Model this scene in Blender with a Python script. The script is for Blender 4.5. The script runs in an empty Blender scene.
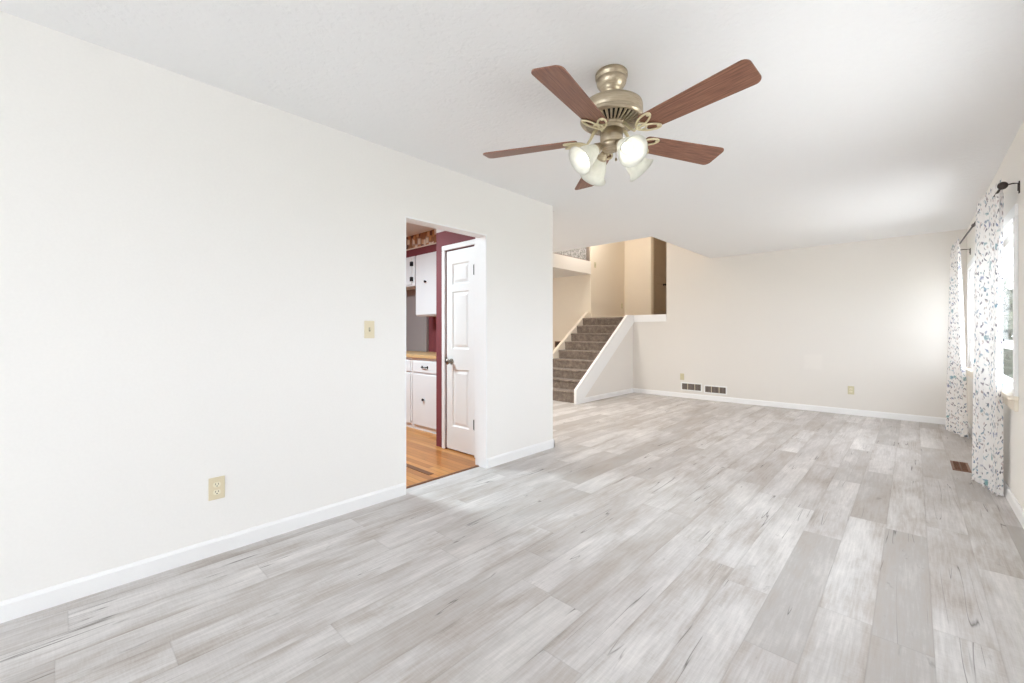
import bpy, bmesh, math, random
from mathutils import Vector, Matrix

random.seed(7)
PI = math.pi
SC = bpy.context.scene
COL = SC.collection

# ------------------------------------------------------------------ camera
cd = bpy.data.cameras.new('camera')
cam = bpy.data.objects.new('camera', cd)
COL.objects.link(cam)
cd.sensor_width = 36.0
cd.lens = 426.68 / 1024 * 36
cd.shift_y = -8.3 / 1024
cd.clip_start = 0.02
cam.location = (0, 0, 1.1535)
cam.rotation_euler = (PI / 2, 0, math.radians(43.226))
SC.camera = cam

# ------------------------------------------------------------------ world, lights, exposure
w = bpy.data.worlds.new('sky')
SC.world = w
w.use_nodes = True
bg = w.node_tree.nodes['Background']
bg.inputs[0].default_value = (0.88, 0.915, 1.022, 1)
bg.inputs[1].default_value = 5.0


def light(name, kind, loc, energy, color=(1, 1, 1), size=0.1, size_y=None, rot=(0, 0, 0), portal=False):
    l = bpy.data.lights.new(name, kind)
    l.energy = energy
    l.color = color
    if kind == 'AREA':
        l.size = size
        if size_y:
            l.shape = 'RECTANGLE'
            l.size_y = size_y
        if portal:
            l.cycles.is_portal = True
    else:
        l.shadow_soft_size = size
    o = bpy.data.objects.new(name, l)
    COL.objects.link(o)
    o.location = loc
    o.rotation_euler = rot
    return o


sun = light('sun', 'SUN', (6, -6, 12), 4.5, (1, 0.97, 0.95), size=0.01, rot=(math.radians(-14), math.radians(-16), 0))
# portals: curtained window, plus unseen side window and patio opening added for daylight
light('daylight_portal_window', 'AREA', (0.66, 5.80, 1.33), 1, size=1.16, size_y=3.1, rot=(0, PI / 2, 0), portal=True)
light('daylight_portal_added_side', 'AREA', (0.66, 2.35, 1.375), 1, size=1.06, size_y=1.9, rot=(0, PI / 2, 0), portal=True)
light('daylight_portal_added_back', 'AREA', (-1.15, -3.38, 1.08), 1, size=2.5, size_y=2.1, rot=(PI / 2, 0, 0), portal=True)
light('kitchen_fill_light', 'AREA', (-4.3, 1.5, 2.40), 56, (0.78, 0.94, 1.0), size=0.5)  # added fill lamp for the kitchen, no fixture in view
light('foyer_fill_light', 'AREA', (-4.4, 4.6, 2.38), 30, (1, 0.97, 0.93), size=0.4)  # added lamp hidden by the left wall, brightens stairs and far end
light('hall_ceiling_light', 'POINT', (-4.5, 7.3, 3.6), 33, (1, 0.97, 0.94), size=0.15)

vs = SC.view_settings
vs.view_transform = 'Standard'
vs.look = 'None'
vs.gamma = 1
vs.use_curve_mapping = False
vs.exposure = 0.59
SC.cycles.max_bounces = 14
SC.cycles.diffuse_bounces = 10
SC.cycles.transparent_max_bounces = 16


# ------------------------------------------------------------------ materials
def srgb(r, g, b):
    def f(v):
        v /= 255
        return v / 12.92 if v <= 0.04045 else ((v + 0.055) / 1.055) ** 2.4
    return (f(r), f(g), f(b), 1)


class NT:
    def __init__(self, name):
        self.m = bpy.data.materials.new(name)
        self.m.use_nodes = True
        self.t = self.m.node_tree
        self.b = self.t.nodes['Principled BSDF']
        self.out = self.t.nodes['Material Output']

    def n(self, kind, **kw):
        nd = self.t.nodes.new('ShaderNode' + kind)
        for k, v in kw.items():
            if k.startswith('i_'):
                key = k[2:]
                key = int(key) if key.isdigit() else key
                nd.inputs[key].default_value = v
            else:
                setattr(nd, k, v)
        return nd

    def l(self, a, b):
        self.t.links.new(a, b)

    def math(self, op, a, b=None, clamp=False):
        nd = self.n('Math', operation=op, use_clamp=clamp)
        for i, v in enumerate((a, b)):
            if v is None:
                continue
            if isinstance(v, (int, float)):
                nd.inputs[i].default_value = v
            else:
                self.l(v, nd.inputs[i])
        return nd.outputs[0]

    def mix(self, fac, a, b, blend='MIX'):
        nd = self.n('Mix', data_type='RGBA', blend_type=blend)
        for i, v in ((0, fac), (6, a), (7, b)):
            if isinstance(v, (int, float)):
                nd.inputs[i].default_value = v
            elif isinstance(v, tuple):
                nd.inputs[i].default_value = v
            else:
                self.l(v, nd.inputs[i])
        return nd.outputs[2]

    def ramp(self, fac, stops, interp='LINEAR'):
        nd = self.n('ValToRGB')
        e = nd.color_ramp.elements
        nd.color_ramp.interpolation = interp
        while len(e) < len(stops):
            e.new(0.5)
        for i, (p, c) in enumerate(stops):
            e[i].position = p
            e[i].color = c if isinstance(c, tuple) else (c, c, c, 1)
        self.l(fac, nd.inputs[0])
        return nd.outputs[0]


def plain(name, col, rough=0.5, metal=0.0, bump=0.0, bscale=200, spec=0.5):
    k = NT(name)
    tc = k.n('TexCoord')
    nz = k.n('TexNoise', i_Scale=bscale, i_Detail=3)
    k.l(tc.outputs['Object'], nz.inputs['Vector'])
    k.b.inputs['Roughness'].default_value = rough
    k.b.inputs['Metallic'].default_value = metal
    k.b.inputs['Specular IOR Level'].default_value = spec
    c2 = tuple(min(1, v * 0.96) for v in col[:3]) + (1,)
    k.l(k.mix(nz.outputs[0], c2, col), k.b.inputs['Base Color'])
    if bump:
        bp = k.n('Bump', i_Strength=bump, i_Distance=0.002)
        k.l(nz.outputs[0], bp.inputs['Height'])
        k.l(bp.outputs[0], k.b.inputs['Normal'])
    return k.m


def ceiling_mat():
    k = NT('ceiling_knockdown')
    tc = k.n('TexCoord')
    n1 = k.n('TexNoise', i_Scale=26, i_Detail=5, i_Roughness=0.6)
    n2 = k.n('TexVoronoi', i_Scale=38)
    k.l(tc.outputs['Object'], n1.inputs['Vector'])
    k.l(tc.outputs['Object'], n2.inputs['Vector'])
    h = k.math('ADD', n1.outputs[0], k.math('MULTIPLY', n2.outputs['Distance'], 0.35))
    h = k.ramp(h, [(0.42, 0.0), (0.72, 1.0)])
    bp = k.n('Bump', i_Strength=0.22, i_Distance=0.006)
    k.l(h, bp.inputs['Height'])
    k.l(bp.outputs[0], k.b.inputs['Normal'])
    k.b.inputs['Base Color'].default_value = srgb(236, 236, 236)
    k.b.inputs['Roughness'].default_value = 0.9
    k.b.inputs['Specular IOR Level'].default_value = 0.2
    return k.m


def plank_mat(name, width, length, x0, along_y, stops, grain, tint, rough, crack=0.0, gap=0.003, gapdark=0.55):
    """planks running along Y (or X), random offset per row, grain and checks along the plank"""
    k = NT(name)
    tc = k.n('TexCoord')
    sp = k.n('SeparateXYZ')
    k.l(tc.outputs['Object'], sp.inputs[0])
    ax, al = (sp.outputs[0], sp.outputs[1]) if along_y else (sp.outputs[1], sp.outputs[0])
    u = k.math('DIVIDE', k.math('SUBTRACT', ax, x0), width)
    row = k.math('FLOOR', u)
    wn = k.n('TexWhiteNoise', noise_dimensions='1D')
    k.l(row, wn.inputs['W'])
    v = k.math('ADD', k.math('DIVIDE', al, length), k.math('MULTIPLY', wn.outputs[0], 7.3))
    brd = k.math('FLOOR', v)
    idn = k.n('TexWhiteNoise', noise_dimensions='2D')
    cb = k.n('CombineXYZ')
    k.l(row, cb.inputs[0])
    k.l(brd, cb.inputs[1])
    k.l(cb.outputs[0], idn.inputs['Vector'])
    # texture space: shifted per plank so that grain does not run through
    off = k.n('VectorMath', operation='SCALE')
    k.l(idn.outputs['Color'], off.inputs[0])
    off.inputs['Scale'].default_value = 37.0
    co = k.n('CombineXYZ')
    k.l(ax, co.inputs[0])
    k.l(al, co.inputs[1])
    vec = k.n('VectorMath', operation='ADD')
    k.l(co.outputs[0], vec.inputs[0])
    k.l(off.outputs[0], vec.inputs[1])

    def noise(sx, sy, scale, detail=4, r=0.6, dist=0.0):
        mp = k.n('Mapping')
        mp.inputs['Scale'].default_value = (sx, sy, 1)
        k.l(vec.outputs[0], mp.inputs[0])
        nz = k.n('TexNoise', i_Scale=scale, i_Detail=detail, i_Roughness=r, i_Distortion=dist)
        k.l(mp.outputs[0], nz.inputs['Vector'])
        return nz.outputs[0]
    base = k.ramp(idn.outputs['Value'], stops)
    cloud = noise(3.0, 0.9, 2.2, 5, 0.6, 0.4)
    fine = noise(14, 0.8, 6, 6, 0.7)
    saw = noise(5, 40, 4, 3, 0.6)
    g = k.math('ADD', k.math('MULTIPLY', k.math('SUBTRACT', cloud, 0.5), 0.9 * grain),
               k.math('MULTIPLY', k.math('SUBTRACT', fine, 0.5), 0.75 * grain))
    g = k.math('ADD', g, k.math('MULTIPLY', k.math('SUBTRACT', saw, 0.5), 0.22 * grain))
    g = k.math('ADD', g, 1.0)
    if crack:
        broad = noise(2.2, 0.55, 1.6, 4, 0.55, 0.5)
        edge = noise(0.01, 0.9, 1.5, 2, 0.5)
        eu0 = k.math('ABSOLUTE', k.math('SUBTRACT', k.math('FRACT', u), 0.5))
        rim = k.math('MULTIPLY', k.ramp(eu0, [(0.30, 0.0), (0.5, 1.0)]), k.ramp(edge, [(0.46, 0.0), (0.62, 1.0)]))
        g = k.math('ADD', g, k.math('MULTIPLY', k.math('SUBTRACT', broad, 0.5), 0.9))
        g = k.math('SUBTRACT', g, k.math('MULTIPLY', rim, 0.16))
        base = k.mix(k.ramp(g, [(0.70, 1.0), (1.0, 0.0)]), base, srgb(202, 192, 184))
    gc = k.n('CombineXYZ')
    for i in range(3):
        k.l(g, gc.inputs[i])
    col = k.mix(1.0, base, gc.outputs[0], 'MULTIPLY')
    if crack:
        cr = noise(9, 0.32, 1.5, 2, 0.5, 0.25)
        line = k.ramp(k.math('ABSOLUTE', k.math('SUBTRACT', cr, 0.5)), [(0.0, 1.0), (0.006, 0.0)])
        pick = k.ramp(noise(3.2, 1.4, 1.3, 1, 0.5), [(0.575, 0.0), (0.61, 1.0)])
        col = k.mix(k.math('MULTIPLY', k.math('MULTIPLY', line, pick), crack), col, tint)
        kn = k.ramp(noise(9, 3, 1.6, 3, 0.7, 0.6), [(0.66, 0.0), (0.78, 1.0)])
        col = k.mix(k.math('MULTIPLY', kn, 0.45), col, tint)
    fu = k.math('FRACT', u)
    fv = k.math('FRACT', v)
    eu = k.math('MULTIPLY', k.math('MINIMUM', fu, k.math('SUBTRACT', 1.0, fu)), width)
    ev = k.math('MULTIPLY', k.math('MINIMUM', fv, k.math('SUBTRACT', 1.0, fv)), length)
    e = k.math('MINIMUM', eu, ev)
    seam = k.ramp(e, [(0.0, 1.0), (gap, 0.0)])
    col = k.mix(k.math('MULTIPLY', seam, gapdark), col, tint)
    k.l(col, k.b.inputs['Base Color'])
    k.b.inputs['Roughness'].default_value = rough
    k.b.inputs['Specular IOR Level'].default_value = 0.35
    bp = k.n('Bump', i_Strength=0.12, i_Distance=0.002)
    k.l(k.math('SUBTRACT', fine, seam), bp.inputs['Height'])
    k.l(bp.outputs[0], k.b.inputs['Normal'])
    return k.m


def wood_blade_mat():
    k = NT('walnut_blade')
    tc = k.n('TexCoord')
    mp = k.n('Mapping')
    mp.inputs['Scale'].default_value = (2.6, 60, 10)
    k.l(tc.outputs['UV'], mp.inputs[0])
    nz = k.n('TexNoise', i_Scale=3.0, i_Detail=6, i_Roughness=0.65, i_Distortion=0.3)
    k.l(mp.outputs[0], nz.inputs['Vector'])
    c = k.ramp(nz.outputs[0], [(0.28, srgb(90, 58, 45)), (0.5, srgb(130, 87, 68)), (0.72, srgb(160, 115, 92))])
    k.l(c, k.b.inputs['Base Color'])
    k.b.inputs['Roughness'].default_value = 0.42
    return k.m


def brushed_mat():
    k = NT('brushed_nickel')
    tc = k.n('TexCoord')
    mp = k.n('Mapping')
    mp.inputs['Scale'].default_value = (20, 20, 500)
    k.l(tc.outputs['Object'], mp.inputs[0])
    nz = k.n('TexNoise', i_Scale=1.0, i_Detail=3)
    k.l(mp.outputs[0], nz.inputs['Vector'])
    k.l(k.ramp(nz.outputs[0], [(0.3, srgb(176, 161, 138)), (0.7, srgb(206, 193, 170))]), k.b.inputs['Base Color'])
    k.b.inputs['Metallic'].default_value = 1.0
    k.b.inputs['Roughness'].default_value = 0.33
    return k.m


def shade_mat():
    k = NT('frosted_glass_lit')
    tc = k.n('TexCoord')
    nz = k.n('TexNoise', i_Scale=30, i_Detail=4)
    k.l(tc.outputs['Object'], nz.inputs['Vector'])
    tr = k.n('BsdfTranslucent')
    df = k.n('BsdfDiffuse')
    c = k.ramp(nz.outputs[0], [(0.3, srgb(226, 226, 219)), (0.7, srgb(240, 240, 234))])
    k.l(c, tr.inputs[0])
    k.l(c, df.inputs[0])
    gl = k.n('BsdfGlossy', i_Roughness=0.15)
    m1 = k.n('MixShader', i_0=0.5)
    k.l(df.outputs[0], m1.inputs[1])
    k.l(tr.outputs[0], m1.inputs[2])
    m2 = k.n('MixShader', i_0=0.06)
    k.l(m1.outputs[0], m2.inputs[1])
    k.l(gl.outputs[0], m2.inputs[2])
    k.l(m2.outputs[0], k.out.inputs[0])
    return k.m


def emit_mat(name, col, s):
    k = NT(name)
    k.b.inputs['Base Color'].default_value = col
    k.b.inputs['Emission Color'].default_value = col
    k.b.inputs['Emission Strength'].default_value = s
    return k.m


def glass_mat():
    k = NT('window_glass')
    t = k.n('BsdfTransparent')
    t.inputs[0].default_value = (0.96, 0.98, 0.97, 1)
    g = k.n('BsdfGlossy', i_Roughness=0.02)
    lw = k.n('LayerWeight', i_Blend=0.5)
    mx = k.n('MixShader')
    k.l(k.math('ADD', k.math('MULTIPLY', k.math('POWER', lw.outputs['Facing'], 5.0), 0.35), 0.03), mx.inputs[0])
    k.l(t.outputs[0], mx.inputs[1])
    k.l(g.outputs[0], mx.inputs[2])
    k.l(mx.outputs[0], k.out.inputs[0])
    return k.m


def curtain_mat():
    """white sheer cloth with sprigs of blue, mauve and dark leaves; UV is in metres"""
    k = NT('floral_sheer')
    tc = k.n('TexCoord')
    col = srgb(244, 242, 240)
    layers = [(40, 20, 46, 0.22, 0.32, 3.1, [srgb(130, 142, 168), srgb(160, 152, 158), srgb(110, 112, 124), srgb(176, 190, 200)]),
              (118, 20, 48, 0.20, 0.30, 9.7, [srgb(150, 172, 180), srgb(120, 116, 128), srgb(200, 182, 182), srgb(136, 152, 176)]),
              (80, 24, 54, 0.20, 0.26, 5.3, [srgb(98, 98, 106), srgb(182, 168, 164), srgb(140, 160, 170), srgb(206, 194, 186)]),
              (15, 10, 14, 0.16, 0.16, 1.9, [srgb(140, 172, 186), srgb(150, 174, 180), srgb(160, 164, 186), srgb(140, 178, 180)])]
    for ang, sx, sy, r0, dens, seed, cols in layers:
        mp = k.n('Mapping')
        mp.vector_type = 'TEXTURE'
        mp.inputs['Rotation'].default_value = (0, 0, math.radians(ang))
        mp.inputs['Scale'].default_value = (1 / sx, 1 / sy, 1)
        mp.inputs['Location'].default_value = (seed, seed * 1.7, 0)
        k.l(tc.outputs['UV'], mp.inputs[0])
        nz = k.n('TexNoise', i_Scale=2.5, i_Detail=2)
        k.l(mp.outputs[0], nz.inputs['Vector'])
        add = k.n('VectorMath', operation='SCALE')
        add.inputs['Scale'].default_value = 0.9
        k.l(nz.outputs['Color'], add.inputs[0])
        vv = k.n('VectorMath', operation='ADD')
        k.l(mp.outputs[0], vv.inputs[0])
        k.l(add.outputs[0], vv.inputs[1])
        vo = k.n('TexVoronoi', voronoi_dimensions='2D', i_Scale=1.0)
        k.l(vv.outputs[0], vo.inputs['Vector'])
        sc = k.n('SeparateColor')
        k.l(vo.outputs['Color'], sc.inputs[0])
        keep = k.math('LESS_THAN', sc.outputs[0], dens)
        blob = k.ramp(vo.outputs['Distance'], [(r0 - 0.06, 1.0), (r0 + 0.14, 0.0)])
        pc = k.ramp(sc.outputs[1], [(0.0, cols[0]), (0.25, cols[1]), (0.5, cols[2]), (0.75, cols[3])], 'CONSTANT')
        col = k.mix(k.math('MULTIPLY', keep, blob), col, pc)
    df = k.n('BsdfDiffuse')
    tr = k.n('BsdfTranslucent')
    tp = k.n('BsdfTransparent')
    k.l(col, df.inputs[0])
    k.l(col, tr.inputs[0])
    m1 = k.n('MixShader', i_0=0.10)
    k.l(df.outputs[0], m1.inputs[1])
    k.l(tr.outputs[0], m1.inputs[2])
    m2 = k.n('MixShader', i_0=0.02)
    k.l(m1.outputs[0], m2.inputs[1])
    k.l(tp.outputs[0], m2.inputs[2])
    k.l(m2.outputs[0], k.out.inputs[0])
    return k.m


def carpet_mat():
    k = NT('taupe_carpet')
    tc = k.n('TexCoord')
    n1 = k.n('TexNoise', i_Scale=14, i_Detail=4, i_Roughness=0.7)
    n2 = k.n('TexNoise', i_Scale=260, i_Detail=2)
    for q in (n1, n2):
        k.l(tc.outputs['Object'], q.inputs['Vector'])
    f = k.math('ADD', k.math('MULTIPLY', n1.outputs[0], 0.55), k.math('MULTIPLY', n2.outputs[0], 0.45))
    k.l(k.ramp(f, [(0.35, srgb(98, 86, 77)), (0.5, srgb(128, 115, 104)), (0.65, srgb(158, 146, 134))]), k.b.inputs['Base Color'])
    k.b.inputs['Roughness'].default_value = 1.0
    k.b.inputs['Specular IOR Level'].default_value = 0.1
    k.b.inputs['Sheen Weight'].default_value = 0.3
    bp = k.n('Bump', i_Strength=0.6, i_Distance=0.006)
    k.l(n2.outputs[0], bp.inputs['Height'])
    k.l(bp.outputs[0], k.b.inputs['Normal'])
    return k.m


def border_mat():
    """kitchen wallpaper border: shelves of brown and cream crocks"""
    k = NT('crock_border')
    tc = k.n('TexCoord')
    mp = k.n('Mapping')
    mp.inputs['Scale'].default_value = (13, 1, 10)
    k.l(tc.outputs['Object'], mp.inputs[0])
    sp = k.n('SeparateXYZ')
    k.l(mp.outputs[0], sp.inputs[0])
    cb = k.n('CombineXYZ')
    k.l(sp.outputs[0], cb.inputs[0])
    k.l(sp.outputs[2], cb.inputs[1])
    vo = k.n('TexVoronoi', voronoi_dimensions='2D', distance='CHEBYCHEV', i_Scale=1.3)
    k.l(cb.outputs[0], vo.inputs['Vector'])
    s2 = k.n('SeparateColor')
    k.l(vo.outputs['Color'], s2.inputs[0])
    c = k.ramp(s2.outputs[0], [(0.0, srgb(168, 122, 88)), (0.22, srgb(238, 226, 208)), (0.42, srgb(206, 156, 110)),
                              (0.66, srgb(112, 86, 76)), (0.76, srgb(222, 184, 142)), (0.88, srgb(246, 240, 232))], 'CONSTANT')
    edge = k.ramp(vo.outputs['Distance'], [(0.36, 0.0), (0.5, 0.6)])
    c = k.mix(edge, c, srgb(150, 108, 80))
    k.l(c, k.b.inputs['Base Color'])
    k.b.inputs['Roughness'].default_value = 0.7
    return k.m


def mottled_mat():
    k = NT('grey_mottled_plaster')
    tc = k.n('TexCoord')
    nz = k.n('TexNoise', i_Scale=22, i_Detail=5, i_Roughness=0.7)
    k.l(tc.outputs['Object'], nz.inputs['Vector'])
    k.l(k.ramp(nz.outputs[0], [(0.33, srgb(92, 92, 92)), (0.5, srgb(150, 149, 148)), (0.66, srgb(200, 199, 197))]), k.b.inputs['Base Color'])
    k.b.inputs['Roughness'].default_value = 0.8
    return k.m


def leaf_mat():
    k = NT('leaf_green')
    tc = k.n('TexCoord')
    nz = k.n('TexNoise', i_Scale=6, i_Detail=3)
    k.l(tc.outputs['Object'], nz.inputs['Vector'])
    k.l(k.ramp(nz.outputs[0], [(0.35, srgb(52, 58, 48)), (0.65, srgb(96, 104, 86))]), k.b.inputs['Base Color'])
    k.b.inputs['Roughness'].default_value = 0.6
    return k.m


def far_wall_mat(col):
    """cream paint with one square lighter patch"""
    k = NT('cream_paint_far')
    tc = k.n('TexCoord')
    sp = k.n('SeparateXYZ')
    k.l(tc.outputs['Object'], sp.inputs[0])
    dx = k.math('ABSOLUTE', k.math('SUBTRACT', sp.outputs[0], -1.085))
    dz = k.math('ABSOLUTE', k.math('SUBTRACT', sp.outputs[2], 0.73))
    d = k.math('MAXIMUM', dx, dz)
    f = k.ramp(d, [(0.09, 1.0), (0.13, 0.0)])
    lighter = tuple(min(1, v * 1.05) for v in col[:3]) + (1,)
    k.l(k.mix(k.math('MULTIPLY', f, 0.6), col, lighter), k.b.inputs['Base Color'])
    k.b.inputs['Roughness'].default_value = 0.75
    k.b.inputs['Specular IOR Level'].default_value = 0.25
    return k.m


WALL = plain('warm_white_paint', srgb(242, 240, 237), 0.8, bump=0.08, bscale=90, spec=0.25)
CREAM = plain('cream_paint', srgb(233, 229, 224), 0.8, bump=0.05, bscale=90, spec=0.25)
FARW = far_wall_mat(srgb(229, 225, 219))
TAN = plain('tan_paint', srgb(234, 224, 208), 0.8, bump=0.05, bscale=90, spec=0.25)
TRIM = plain('white_trim_paint', srgb(244, 244, 244), 0.45)
TRIMC = plain('cream_trim_paint', srgb(238, 228, 212), 0.5)
RED = plain('barn_red_paint', srgb(126, 60, 66), 0.7, bump=0.05, bscale=90)
CEIL = ceiling_mat()
KCEIL = plain('kitchen_ceiling_paint', srgb(226, 222, 222), 0.9)
FLOOR = plank_mat('grey_oak_laminate', 0.174, 1.22, -0.117, True,
                  [(0.0, srgb(178, 174, 171)), (0.3, srgb(194, 190, 188)), (0.7, srgb(203, 200, 198)), (1.0, srgb(188, 184, 181))],
                  1.0, srgb(92, 86, 82), 0.5, crack=0.85, gap=0.0020, gapdark=0.16)
HARD = plank_mat('honey_hardwood', 0.057, 0.8, 0.0, False,
                 [(0.0, srgb(168, 108, 56)), (0.5, srgb(190, 128, 70)), (1.0, srgb(204, 146, 86))],
                 0.7, srgb(96, 54, 28), 0.3, gap=0.0018, gapdark=0.55)
CARPET = carpet_mat()
METAL = brushed_mat()
IRONM = plain('antique_brass', srgb(224, 213, 180), 0.42, metal=0.7)
RWALL = plain('cream_paint_window', srgb(243, 240, 235), 0.8, bump=0.05, bscale=90, spec=0.25)
DARK = plain('dark_slot', srgb(36, 32, 30), 0.7)
BLADE = wood_blade_mat()
SHADE = shade_mat()
BULB = emit_mat('lit_bulb', (1, 0.98, 0.94, 1), 1.5)
SOCKET = plain('socket_ivory', srgb(238, 230, 206), 0.4)
IVORY = plain('ivory_plastic', srgb(224, 212, 182), 0.4)
ALMOND = plain('almond_plastic', srgb(206, 198, 164), 0.4)
SLOT = plain('slot_brown', srgb(70, 58, 44), 0.6)
WHITEM = plain('white_enamel', srgb(240, 240, 238), 0.4)
VENTIN = plain('vent_louvre_grey', srgb(150, 136, 126), 0.5, metal=0.3)
BROWNV = plain('brown_metal', srgb(136, 94, 70), 0.45, metal=0.4)
CABW = plain('white_cabinet_paint', srgb(240, 240, 242), 0.35)
BLACKH = plain('black_iron', srgb(36, 34, 36), 0.45, metal=0.5)
COUNTER = plain('tan_laminate', srgb(214, 176, 128), 0.35, bscale=40)
GREYP = plain('grey_panel', srgb(158, 150, 149), 0.5, bscale=30)
BORDER = border_mat()
MOTTLE = mottled_mat()
DOORD = plain('taupe_door_paint', srgb(184, 168, 150), 0.6)
GLASS = glass_mat()
CURT = curtain_mat()
RODM = plain('dark_bronze_rod', srgb(70, 62, 58), 0.4, metal=0.7)
SILVERK = plain('satin_nickel_knob', srgb(150, 144, 136), 0.3, metal=0.9)
LEAF = leaf_mat()
BARK = plain('bark', srgb(96, 80, 66), 0.9)
LAWN = plain('lawn_green', srgb(146, 148, 134), 1.0, bscale=8)
CONCRETE = plain('pale_concrete', srgb(214, 212, 208), 0.9, bscale=20)
BROWNST = plain('dark_brown_strip', srgb(112, 70, 40), 0.4)


# ------------------------------------------------------------------ mesh helpers
def newbm():
    return bmesh.new()


def obj(name, bm, mat, parent=None, smooth=False, bevel=0.0, segs=2, loc=None):
    bmesh.ops.recalc_face_normals(bm, faces=bm.faces)
    me = bpy.data.meshes.new(name)
    bm.to_mesh(me)
    bm.free()
    o = bpy.data.objects.new(name, me)
    COL.objects.link(o)
    if isinstance(mat, (list, tuple)):
        for m in mat:
            me.materials.append(m)
    else:
        me.materials.append(mat)
    if smooth:
        for p in me.polygons:
            p.use_smooth = True
    if bevel:
        md = o.modifiers.new('edge', 'BEVEL')
        md.width = bevel
        md.segments = segs
        md.limit_method = 'ANGLE'
        md.angle_limit = math.radians(40)
    if parent:
        o.parent = parent
    if loc:
        o.location = loc
    return o


def empty(name, loc, label, cat, group=None, rot=(0, 0, 0)):
    o = bpy.data.objects.new(name, None)
    o.empty_display_size = 0.1
    COL.objects.link(o)
    o.location = loc
    o.rotation_euler = rot
    o['label'] = label
    o['category'] = cat
    if group:
        o['group'] = group
    return o


def tag(o, label, cat, group=None):
    o['label'] = label
    o['category'] = cat
    if group:
        o['group'] = group
    return o


def struct(name, bm, mat, bevel=0.0, **kw):
    o = obj(name, bm, mat, bevel=bevel, **kw)
    o['kind'] = 'structure'
    return o


def box(bm, x0, x1, y0, y1, z0, z1, mi=0):
    v = [bm.verts.new(p) for p in ((x0, y0, z0), (x1, y0, z0), (x1, y1, z0), (x0, y1, z0),
                                   (x0, y0, z1), (x1, y0, z1), (x1, y1, z1), (x0, y1, z1))]
    for f in ((0, 1, 2, 3), (4, 5, 6, 7), (0, 1, 5, 4), (1, 2, 6, 5), (2, 3, 7, 6), (3, 0, 4, 7)):
        fc = bm.faces.new([v[i] for i in f])
        fc.material_index = mi
    return bm


def B(*a):
    return box(newbm(), *a)


def prism(bm, pts, axis, a, b):
    """extrude a 2-D outline along an axis; pts are (y,z) for X, (x,z) for Y, (x,y) for Z"""
    def p3(p, t):
        return (t, p[0], p[1]) if axis == 'X' else (p[0], t, p[1]) if axis == 'Y' else (p[0], p[1], t)
    lo = [bm.verts.new(p3(p, a)) for p in pts]
    hi = [bm.verts.new(p3(p, b)) for p in pts]
    bm.faces.new(lo)
    bm.faces.new(hi)
    n = len(pts)
    for i in range(n):
        bm.faces.new((lo[i], lo[(i + 1) % n], hi[(i + 1) % n], hi[i]))
    return bm


def lathe(bm, prof, seg=40, mat=None, closed_ends=True):
    """revolve (r,z) around Z, then transform by mat"""
    rings = []
    new = []
    for r, z in prof:
        if r < 1e-6:
            v = bm.verts.new((0, 0, z))
            new.append(v)
            rings.append([v])
        else:
            ring = [bm.verts.new((r * math.cos(2 * PI * i / seg), r * math.sin(2 * PI * i / seg), z)) for i in range(seg)]
            new += ring
            rings.append(ring)
    for a, b in zip(rings, rings[1:]):
        for i in range(seg):
            j = (i + 1) % seg
            if len(a) == 1 and len(b) == 1:
                continue
            if len(a) == 1:
                bm.faces.new((a[0], b[i], b[j]))
            elif len(b) == 1:
                bm.faces.new((a[i], a[j], b[0]))
            else:
                bm.faces.new((a[i], a[j], b[j], b[i]))
    if mat is not None:
        bmesh.ops.transform(bm, matrix=mat, verts=new)
    return bm


def tube(bm, pts, r, seg=8, closed=False, taper=None):
    pts = [Vector(p) for p in pts]
    n = len(pts)
    rings = []
    prev = None
    for i, p in enumerate(pts):
        if closed:
            d = pts[(i + 1) % n] - pts[i - 1]
        else:
            d = pts[min(i + 1, n - 1)] - pts[max(i - 1, 0)]
        d.normalize()
        up = prev if prev is not None else (Vector((0, 0, 1)) if abs(d.z) < 0.9 else Vector((1, 0, 0)))
        a = d.cross(up)
        if a.length < 1e-5:
            a = d.cross(Vector((1, 0, 0)))
        a.normalize()
        b = a.cross(d)
        prev = b
        rr = r if taper is None else r * taper[i]
        rings.append([bm.verts.new(p + a * (rr * math.cos(2 * PI * k / seg)) + b * (rr * math.sin(2 * PI * k / seg))) for k in range(seg)])
    for i in range(n if closed else n - 1):
        a, b = rings[i], rings[(i + 1) % n]
        for k in range(seg):
            bm.faces.new((a[k], a[(k + 1) % seg], b[(k + 1) % seg], b[k]))
    if not closed:
        bm.faces.new(rings[0])
        bm.faces.new(rings[-1])
    return bm


def copy_tree(o, parent=None):
    c = o.copy()
    COL.objects.link(c)
    c.parent = parent
    for ch in list(o.children):
        copy_tree(ch, c)
    return c


# ------------------------------------------------------------------ setting
H = 2.44
XL, XLB = -2.654, -2.762          # living-room wall, kitchen side of the same wall
XR = 0.487
YF, YFB = 7.685, 7.80
YBK = -3.25
XS = -3.96                         # face of the knee wall beside the stair
XSL = -5.0                         # left side of the stair and hall
ZU = 1.47                          # upper floor
ZT = 3.9                           # ceiling of the upper level

# floors
bm = B(XL, XR, YBK, YF, -0.06, 0)
box(bm, -6.6, XL, 3.6, 5.90, -0.06, 0)
box(bm, -2.74, XL, 1.703, 2.508, -0.06, 0)
box(bm, XS - 0.05, XL, 5.90, YF, -0.06, 0)
box(bm, -2.90, XL, 3.375, 3.6, -0.06, 0)
struct('floor', bm, FLOOR)
bm = B(-6.0, XLB, -0.4, 3.55, -0.06, 0.0)
box(bm, XLB, -2.744, 1.703, 2.508, -0.06, 0.0)
struct('floor_kitchen', bm, HARD)
bm = B(XSL, XS - 0.05, 7.49, YFB, ZU - 0.2, ZU)
box(bm, XSL, -3.314, YFB, 11.1, ZU - 0.2, ZU)
struct('floor_hall', bm, CARPET)
struct('floor_lower', B(-7.2, XSL - 0.07, 5.90, 7.777, -1.35, -1.25), CARPET)

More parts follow.
